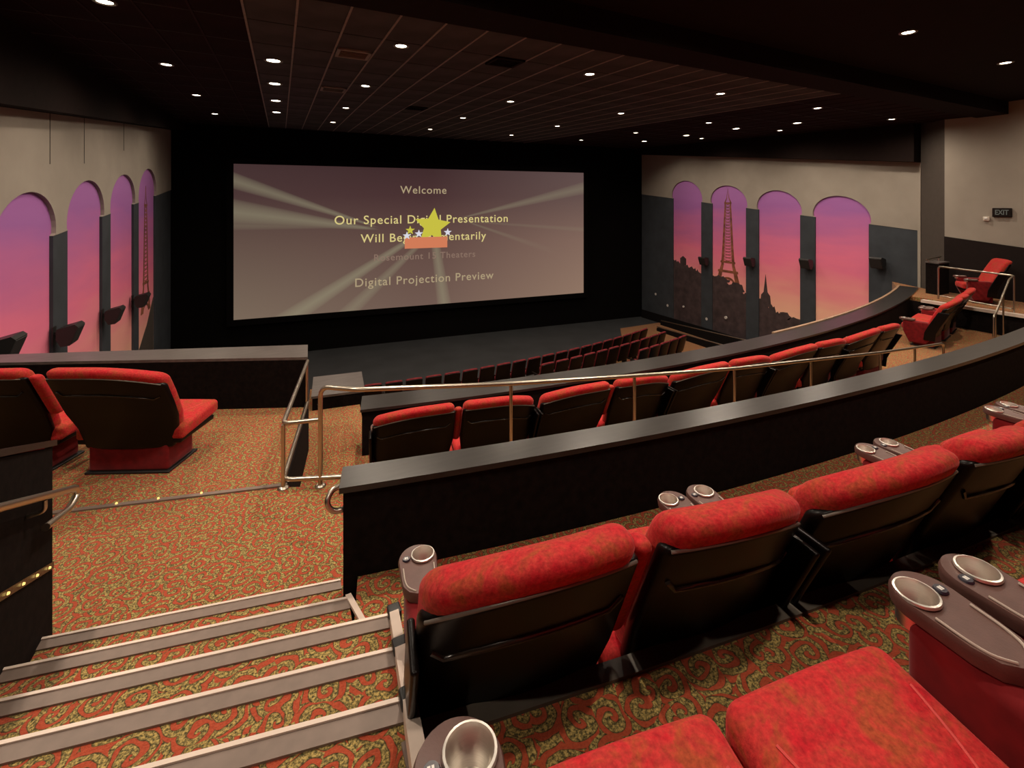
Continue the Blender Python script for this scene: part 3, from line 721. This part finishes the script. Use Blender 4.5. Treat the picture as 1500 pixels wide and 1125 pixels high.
rp = [(0.33, 4.83, ZL), (0.33, 4.83, -.02), (0.62, 4.57, -.01), (1.08, 4.48, -.04), (2.06, 4.32, -.12), (3.49, 4.14, -.22), (4.94, 4.01, -.33), (6.38, 3.96, -.43), (8.12, 3.97, -.58), (9.3, 4.04, -.69), (10.44, 4.13, -.80), (10.52, 4.14, -.84), (10.53, 4.14, -1.52)]
gpart(g, inv, MB().tube(smooth_path(rp, .10), RA, 10), 'top_rail')
gpart(g, inv, flange(0.33, 4.83, ZL), 'flange')
for (x, y, z) in rp[4:10]:
    t = (asin((x - CX) / 33.05) - tA) / (0.6 * (tB - tA)); zf = ZL + (ZLOW - ZL) * min(1, max(0, t))
    gpart(g, inv, MB().tube([(x, y, zf), (x, y, z)], .018, 8), 'post')
    gpart(g, inv, flange(x, y, zf), 'flange')
g2, inv2 = g, inv          # the low return towards the left half wall is welded to the same rail
gpart(g2, inv2, MB().tube(smooth_path([(0.31, 6.77, -.35), (0.02, 4.95, -.35), (0.32, 4.84, -.33)], .07), RA, 10), 'top_rail')
gpart(g2, inv2, MB().tube(smooth_path([(0.31, 6.77, -.87), (0.02, 4.95, -.87), (0.60, 4.72, -.87), (1.4, 4.44, -.88)], .08), RA, 10), 'bottom_rail')
gpart(g2, inv2, MB().tube([(0.02, 4.95, ZL), (0.02, 4.95, -.36)], .018, 8), 'post')
gpart(g2, inv2, MB().tube([(0.30, 6.72, ZL), (0.30, 6.72, -.36)], .018, 8), 'post')
gpart(g2, inv2, flange(0.02, 4.95, ZL), 'flange')
h3 = empty('handrail', (0.31, 3.1, -.05), 0, 'short looped steel handrail end at the near half wall', 'railing')
MB().tube(smooth_path([(0.08, .02, .01), (-.03, .02, .005), (-.07, -.02, -.05), (-.03, -.03, -.11), (0.08, -.02, -.115)], .05), .017, 8).build('loop_rail', 'rail_steel', h3, 60)
h4 = empty('handrail', (-1.12, 3.85, -.05), 0, 'sloping steel handrail on stair side wall with looped end', 'railing')
MB().tube(smooth_path([(0, -2.6, 1.13), (0, -.1, .045), (0, .0, .0), (0, .03, -.05), (0, -.08, -.075), (-.02, -.35, -.02)], .05), .02, 10).build('top_rail', 'rail_steel', h4, 60)
for yy in (-.42, -1.4, -2.3):
    b_ = MB().tube(smooth_path([(0, yy, -.435 * yy - .02), (0, yy, -.435 * yy - .08), (-.07, yy, -.435 * yy - .09)], .03), .011, 8); b_.build('wall_bracket', 'rail_steel', h4, 60)
g5 = empty('guard_rail', (15.62, 4.79, ZL), 0, 'far steel guard rail box around the right-hand side landing', 'railing')
inv5 = Matrix.Translation(g5.location).inverted()
gpart(g5, inv5, MB().tube(smooth_path([(16.1, 6.45, ZL), (16.1, 6.45, -.05), (15.64, 4.79, -.05), (15.2, 4.74, -.10), (13.9, 4.55, -.72), (13.75, 4.53, -.74), (13.74, 4.53, -1.2)], .08), RA, 10), 'top_rail')
gpart(g5, inv5, MB().tube([(16.08, 6.40, -.85), (15.64, 4.82, -.85)], .018, 8), 'bottom_rail')
for p in [(15.64, 4.79, ZL, -.05), (14.6, 4.65, -1.52, -.4), (13.9, 4.55, -1.52, -.72)]:
    gpart(g5, inv5, MB().tube([p[:3], (p[0], p[1], p[3])], .018, 8), 'post')
g6 = empty('wall_rail', (17.05, 6.95, 0), 0, 'short pale rail on the half wall block by right corner', 'railing')
MB().tube([(-.4, -.0, .05), (.35, -.03, .10)], .022, 8).build('rail', 'rail_steel', g6, 60); MB().tube([(-.3, 0, -.02), (-.3, 0, .055)], .012, 6).build('post', 'rail_steel', g6); MB().tube([(.25, -.03, -.02), (.25, -.03, .09)], .012, 6).build('post', 'rail_steel', g6)
for k, (A, B, lab) in enumerate([((18.0, 19.2, -4.56), (18.0, 12.6, -4.20), 'upper pale kerb rail along the foot of the right wall'), ((17.0, 18.4, -4.60), (17.0, 12.6, -4.38), 'lower pale kerb rail beside the right aisle carpet')]):
    g7 = empty('kerb_rail', (A[0], A[1], ZF), 0, lab, 'railing'); iv = Matrix.Translation(g7.location).inverted()
    gpart(g7, iv, MB().tube([A, B], .03, 8), 'rail')
    MBk = MB().slab_x([(A[1], ZF), (B[1], ZF), (B[1], B[2] - .04), (A[1], A[2] - .04)], A[0] - .05, A[0] + .05)
    gpart(g7, iv, MBk, 'kerb', 'black_paint')

# ------------------------------------------------------------------ cinema chairs
def stadium(yf, yr, rf, rr, n=14):
    P = []
    for i in range(n + 1):
        a = pi * i / n; P.append((rf * cos(a), yf - rf + rf * sin(a)))
    for i in range(n + 1):
        a = pi + pi * i / n; P.append((rr * cos(a), yr + rr + rr * sin(a)))
    return P
def ray_hit(P, c, a):
    d = (cos(a), sin(a)); best = None
    for i in range(len(P)):
        p, q = P[i], P[(i + 1) % len(P)]
        ex, ey = q[0] - p[0], q[1] - p[1]; den = d[0] * ey - d[1] * ex
        if abs(den) < 1e-12: continue
        wx, wy = p[0] - c[0], p[1] - c[1]
        t = (wx * ey - wy * ex) / den; u = (wx * d[1] - wy * d[0]) / den
        if t > 0 and -1e-6 <= u <= 1 + 1e-6 and (best is None or t > best): best = t
    return (c[0] + d[0] * best, c[1] + d[1] * best)
CUP_Y, ARM_Z = 0.42, 0.66
def arm_parts(x, flip):
    """one armrest with cup holder at lateral x; flip = +1 puts the seat number plate to the right"""
    out = []
    P = stadium(.492, .195, .086, .078); hxo = -flip * .024; c = (hxo, CUP_Y); N = 36; R = .047
    outer = [ray_hit(P, c, 2 * pi * k / N) for k in range(N)]; inner = [(c[0] + R * cos(2 * pi * k / N), c[1] + R * sin(2 * pi * k / N)) for k in range(N)]
    z1 = ARM_Z; z0 = z1 - .040
    sc = lambda p, s: (p[0] * s, .30 + (p[1] - .30) * (1 - (1 - s) * .35))
    V = [(p[0], p[1], z1 - .008) for p in inner] + [(x_ * .94, CUP_Y - .12 + (y_ - CUP_Y + .12) * .975, z1) for x_, y_ in outer] + [(p[0], p[1], z1 - .012) for p in outer] + [(p[0] * .93, p[1], z0) for p in outer] + [(p[0], p[1], z0) for p in inner]
    Fs = []
    for L in range(4):
        for k in range(N):
            k2 = (k + 1) % N; Fs.append((L * N + k, L * N + k2, (L + 1) * N + k2, (L + 1) * N + k))
    V = [(v[0] + x, v[1], v[2]) for v in V]
    pad = MB().add(V, Fs); i0 = len(out)
    out.append(('armrest', pad.mesh('armrest', 'arm_brown', 40), None))
    cup = MB().lathe([(.0005, z1 - .075), (.038, z1 - .075), (.042, z1 - .06), (.044, z1 - .004), (.047, z1 + .004), (.052, z1 + .003), (.054, z1 - .003), (.047, z1 - .01), (.046, z1 - .08), (.0005, z1 - .08)], 28, x + hxo, CUP_Y)
    out.append(('cup_holder', cup.mesh('cup_holder', 'cup_steel', 50), 0))
    pl = MB().lathe([(.0005, z1 + .003), (.015, z1 + .003), (.018, z1 - .002)], 14); pl.v = [(x + flip * .050 + p[0], CUP_Y - .012 + p[1], p[2]) for p in pl.v]
    out.append(('number_plate', pl.mesh('number_plate', 'plate_dark', 40), 0))
    ink = MB().box(-.007, -.001, -.006, .006, z1 + .003, z1 + .004).box(.001, .006, -.006, .006, z1 + .003, z1 + .004); ink.v = [(x + flip * .050 + p[0], CUP_Y - .012 + p[1], p[2]) for p in ink.v]
    out.append(('plate_mark', ink.mesh('plate_mark', 'plate_white'), 0))
    for s_ in (-1, 1):
        pts = [(x + s_ * .066, .350, z1 + .001), (x + s_ * .064, .285, z1 + .001), (x + s_ * .054, .240, z1 + .001), (x + s_ * .022, .212, z1 + .001)]
        out.append(('piping', MB().tube(smooth_path(pts, .03, 3), .0035, 6).mesh('piping', 'piping_pale', 60), 0))
    return out
def lean(P):      # recline of the back: pivot at seat level
    t = P.z - .42
    return Vector((P.x, P.y - .47 * max(0, t) + .10 * max(0, -t), P.z))
def chair_parts(W, arms='LR', raised=None, outer=0):
    parts = []
    hx = W / 2 - .045
    def drop(x): return max(0.0, (outer * x / hx + .25) / 1.25) ** 2 if outer else 0.0    # outer shoulder of a pair rolls down and forward
    def fb(P):
        e = P.x / hx
        up = max(0, min(1, (P.z - .25) / .7)); P = Vector((P.x * (.84 + .16 * min(1, up * 1.6)), P.y + .035 * e * e + .05 * drop(P.x) * up, P.z - .012 * e * e * up - .110 * drop(P.x) * up))
        if P.z > 1.0: P.y -= .10 * (P.z - 1.0)
        return lean(P)
    cush = MB().rbox(hx, .082, .385, .070, (0, -.060, .835), fb, 2)
    parts.append(('back_cushion', cush.mesh('back_cushion', 'red_velvet', 179), None))
    def fsb(P):
        e = P.x / (hx + .010)
        k = max(0, min(1, (P.z - .25) / .7))
        P = Vector((P.x * (.84 + .16 * min(1, k * 1.6)), P.y + .040 * e * e + .05 * drop(P.x) * k, P.z - .015 * e * e * k - .115 * drop(P.x) * k))
        return lean(P)
    sh = MB().rbox(hx + .010, .035, .445, .030, (0, -.126, .695), fsb, 2)
    parts.append(('back_shell', sh.mesh('back_shell', 'shell_plastic', 179), None))
    ridge = [fsb(Vector((hx * k / 8 * .97, -.155, 1.128))) for k in range(-8, 9)]
    parts.append(('shell_rim', MB().tube(ridge, .006, 6).mesh('shell_rim', 'rim_highlight', 60), 1))
    ledge = [fsb(Vector((hx * .90 * k / 8, -.163, .93 + (.05 if abs(k) == 8 else 0)))) for k in range(-8, 9)]
    parts.append(('shell_ledge', MB().tube(ledge, .010, 6).mesh('shell_ledge', 'shell_side', 60), 1))
    xl = -W / 2 + (.180 if 'L' in arms else .012); xr = W / 2 - (.180 if 'R' in arms else .012)
    sw = (xr - xl) / 2; xm = (xl + xr) / 2
    def fs_(P):
        e = (P.x - xm) / sw; u = (P.y - .18) / .3
        return Vector((P.x, P.y, P.z + .02 * u - .010 * e * e * (1 if P.z > .43 else 0)))
    parts.append(('seat_cushion', MB().rbox(sw, .30, .078, .045, (xm, .185, .425), fs_, 2).mesh('seat_cushion', 'red_velvet', 179), None))
    seam = []
    for i in range(25):
        a = -pi / 2 + pi * i / 24
        X = sw * .80 * sin(a); Y = .10 + .26 * abs(sin(a)) ** 4
        seam.append(Vector((xm + X, Y, .5030 + .02 * (Y - .18) / .3 - .010 * (X / sw) ** 2)))
    parts.append(('stitched_seam', MB().tube(seam, .004, 5).mesh('stitched_seam', 'seam_red', 60), 4))
    parts.append(('seat_pan', MB().rbox(sw * .96, .27, .03, .02, (xm, .16, .325)).mesh('seat_pan', 'shell_plastic', 40), None))
    parts.append(('base_skirt', MB().rbox(W * .36, .19, .14, .03, (0, .07, .16)).mesh('base_skirt', 'red_side', 60), None))
    parts.append(('floor_plate', MB().rbox(W * .38, .22, .012, .010, (0, .08, .012)).mesh('floor_plate', 'pedestal_black', 40), None))
    for side in arms:
        s_ = -1 if side == 'L' else 1
        x = s_ * (W / 2 - .093)
        i0 = len(parts)
        for nm, me, pi_ in arm_parts(x, s_): parts.append((nm, me, None if pi_ is None else i0))
        def fp(P):
            if P.z < .35: P.y = .16 + (P.y - .16) * (.55 + .45 * (P.z - .08) / .27)
            return P
        parts.append(('side_panel', MB().rbox(.070, .27, .265, .035, (x - s_ * .008, .15, .352), fp).mesh('side_panel', 'red_side', 60), None))
        parts.append(('side_shell', MB().rbox(.014, .10, .36, .013, (s_ * (W / 2 - .022), -.075, .56), lean).mesh('side_shell', 'shell_plastic', 60), None))
    if raised:
        x = W / 2 if raised == 'R' else -W / 2
        parts.append(('raised_armrest', MB().rbox(.040, .050, .24, .036, (x, -.04, .89), lean).mesh('raised_armrest', 'red_velvet', 179), None))
    return parts
# second row (row ahead of the camera)
WA = 0.7725; HO = WA / 2 - .117
PL, PR = chair_parts(WA, 'L', 'R', -1), chair_parts(WA, 'R', None, 1)
r_or = 35.43 + CUP_Y; s0 = thx(35.43, 0.58) * 35.43 - .117
for n in range(8):
    th = (s0 + WA * (n + .5)) / 35.43
    place(PL if n % 2 == 0 else PR, 'cinema_chair', pol(r_or, th) + (ZR1,), th, 'red velvet chair with black shell back in row ahead, %s from the stairs' % ORD[n], 'chair', 'chairs in the row ahead')
# rear row (the camera's own row)
WB = 0.72
QL, QR = chair_parts(WB, 'L', 'R', -1), chair_parts(WB, 'R', None, 1)
r_or = 36.76 + CUP_Y; s0 = thx(36.76, 0.32) * 36.76 - .117
for n, (off, pt, lab) in enumerate([(WB / 2, QL, 'with its cup holder at the bottom picture edge'), (WB * 1.5, QR, 'showing its broad seat cushion'), (WB * 2.5 + .02, QL, 'at the right picture edge')]):
    th = (s0 + off) / 36.76
    place(pt, 'cinema_chair', pol(r_or, th) + (0.0,), th, 'red velvet chair in the nearest row, %s' % lab, 'chair', 'chairs in the nearest row')
# middle row beyond the guard rail
PC = chair_parts(0.90, 'LR'); PCL = chair_parts(0.92, 'L', 'R', -1); PCR = chair_parts(0.92, 'R', None, 1)
r_or = 32.70 - 0.50
c0 = thx(32.7, 1.22); dth = 0.93 / 32.7
for k in range(10):
    th = c0 + dth * k
    place(PCR if k % 2 else PCL, 'cinema_chair', pol(r_or, th) + (ZLOW,), th, 'wide red chair behind the long guard rail, %s from the left' % ORD[k], 'chair', 'middle row chairs', .91)
for k, X in enumerate([13.2, 14.13, 15.06]):
    th = thx(32.7, X)
    place(PCR if k == 1 else PCL, 'cinema_chair', pol(r_or, th) + (ZLOW,), th, 'wide red chair in the far right group of three, %s from left' % ORD[k], 'chair', 'middle row chairs', .91)
# chairs of the left block and the right side landing
PD = chair_parts(1.06, 'L', 'R', -1); PE = chair_parts(1.06, '', None, 1)
for k, (x, y) in enumerate([(-1.28, 6.03), (-2.34, 6.53)]):
    place(PD if k else PE, 'cinema_chair', (x, y, ZL), -radians(25), ['wide dark-backed chair with red top, right of two on the left landing', 'wide dark-backed chair at left picture edge on the landing'][k], 'chair', 'left landing chairs', .94)
place(PC, 'cinema_chair', (16.72, 5.75, ZL), radians(38), 'single red chair on the side landing under the exit sign', 'chair', None, .95)
# lower section rows near the screen
def low_seat_parts():
    fb = lambda P: Vector((P.x, P.y - .28 * max(0, P.z - .42) + .03 * (P.x / .24) ** 2, P.z - .02 * (P.x / .24) ** 2))
    back = MB().rbox(.245, .045, .30, .04, (0, -.10, .74), fb); shell = MB().rbox(.250, .025, .30, .022, (0, -.145, .705), fb)
    seat = MB().rbox(.23, .22, .05, .04, (0, .12, .44)); arm = MB().rbox(.028, .20, .02, .015, (-.262, .08, .62)); arm2 = MB().rbox(.028, .20, .02, .015, (.262, .08, .62))
    ped = MB().box(-.288, -.25, -.05, .12, 0, .62).box(.25, .288, -.05, .12, 0, .62)
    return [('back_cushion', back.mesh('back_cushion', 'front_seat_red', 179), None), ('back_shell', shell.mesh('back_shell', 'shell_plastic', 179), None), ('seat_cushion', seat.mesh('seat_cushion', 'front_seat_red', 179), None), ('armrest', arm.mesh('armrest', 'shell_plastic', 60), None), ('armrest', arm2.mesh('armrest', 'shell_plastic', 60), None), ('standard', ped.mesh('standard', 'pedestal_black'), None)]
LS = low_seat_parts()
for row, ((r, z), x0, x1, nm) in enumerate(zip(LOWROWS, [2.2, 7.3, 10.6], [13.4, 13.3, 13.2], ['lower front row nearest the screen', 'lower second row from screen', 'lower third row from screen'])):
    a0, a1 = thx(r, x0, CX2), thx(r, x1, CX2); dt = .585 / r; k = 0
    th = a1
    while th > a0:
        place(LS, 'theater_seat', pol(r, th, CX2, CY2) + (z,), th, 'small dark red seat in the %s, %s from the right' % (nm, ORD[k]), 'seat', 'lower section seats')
        th -= dt; k += 1

# ------------------------------------------------------------------ small wall items
ex = empty('exit_sign', (17.57, 5.62, 1.43), 0, 'small dark exit sign with pale letters on the beige wall', 'sign')
MB().rbox(.03, .20, .125, .02, (0, 0, 0)).build('housing', 'dark_wainscot', ex, 40)
cu = bpy.data.curves.new('t', 'FONT'); cu.body = 'EXIT'; cu.size = .19; cu.extrude = .003; cu.align_x = 'CENTER'; cu.align_y = 'CENTER'; cu.offset = .004
o = bpy.data.objects.new('t', cu); COL.objects.link(o); bpy.context.view_layer.update()
me = bpy.data.meshes.new_from_object(o.evaluated_get(bpy.context.evaluated_depsgraph_get())); bpy.data.objects.remove(o)
me.materials.clear(); me.materials.append(M['exit_glow'])
mm = Matrix.Translation((-.034, 0, -.0)) @ Matrix.Rotation(-pi / 2, 4, 'Z') @ Matrix.Rotation(pi / 2, 4, 'X') @ Matrix.Diagonal((.72, 1, 1, 1))
me.transform(mm); o = bpy.data.objects.new('lettering', me); COL.objects.link(o); o.parent = ex
st_ = empty('wall_strobe', (17.58, 5.95, 1.25), 0, 'small white alarm strobe on the beige wall left of exit sign', 'alarm')
MB().rbox(.035, .07, .06, .02).build('housing', 'white_plastic', st_, 40); MB().rbox(.02, .035, .03, .012, (-.04, 0, .01)).build('lens', 'plate_white', st_, 40)
# striped caution tag at the first chair of the row ahead
cg = empty('caution_tag', (0.50, 1.86, -.24), 0, 'small yellow and black striped tag beside the first chair arm', 'tag')
for k in range(4):
    MB().box(-.012, .012, -.006, .006, k * .03, k * .03 + .03).build('stripe', 'hazard_yellow' if k % 2 else 'bracket_black', cg)
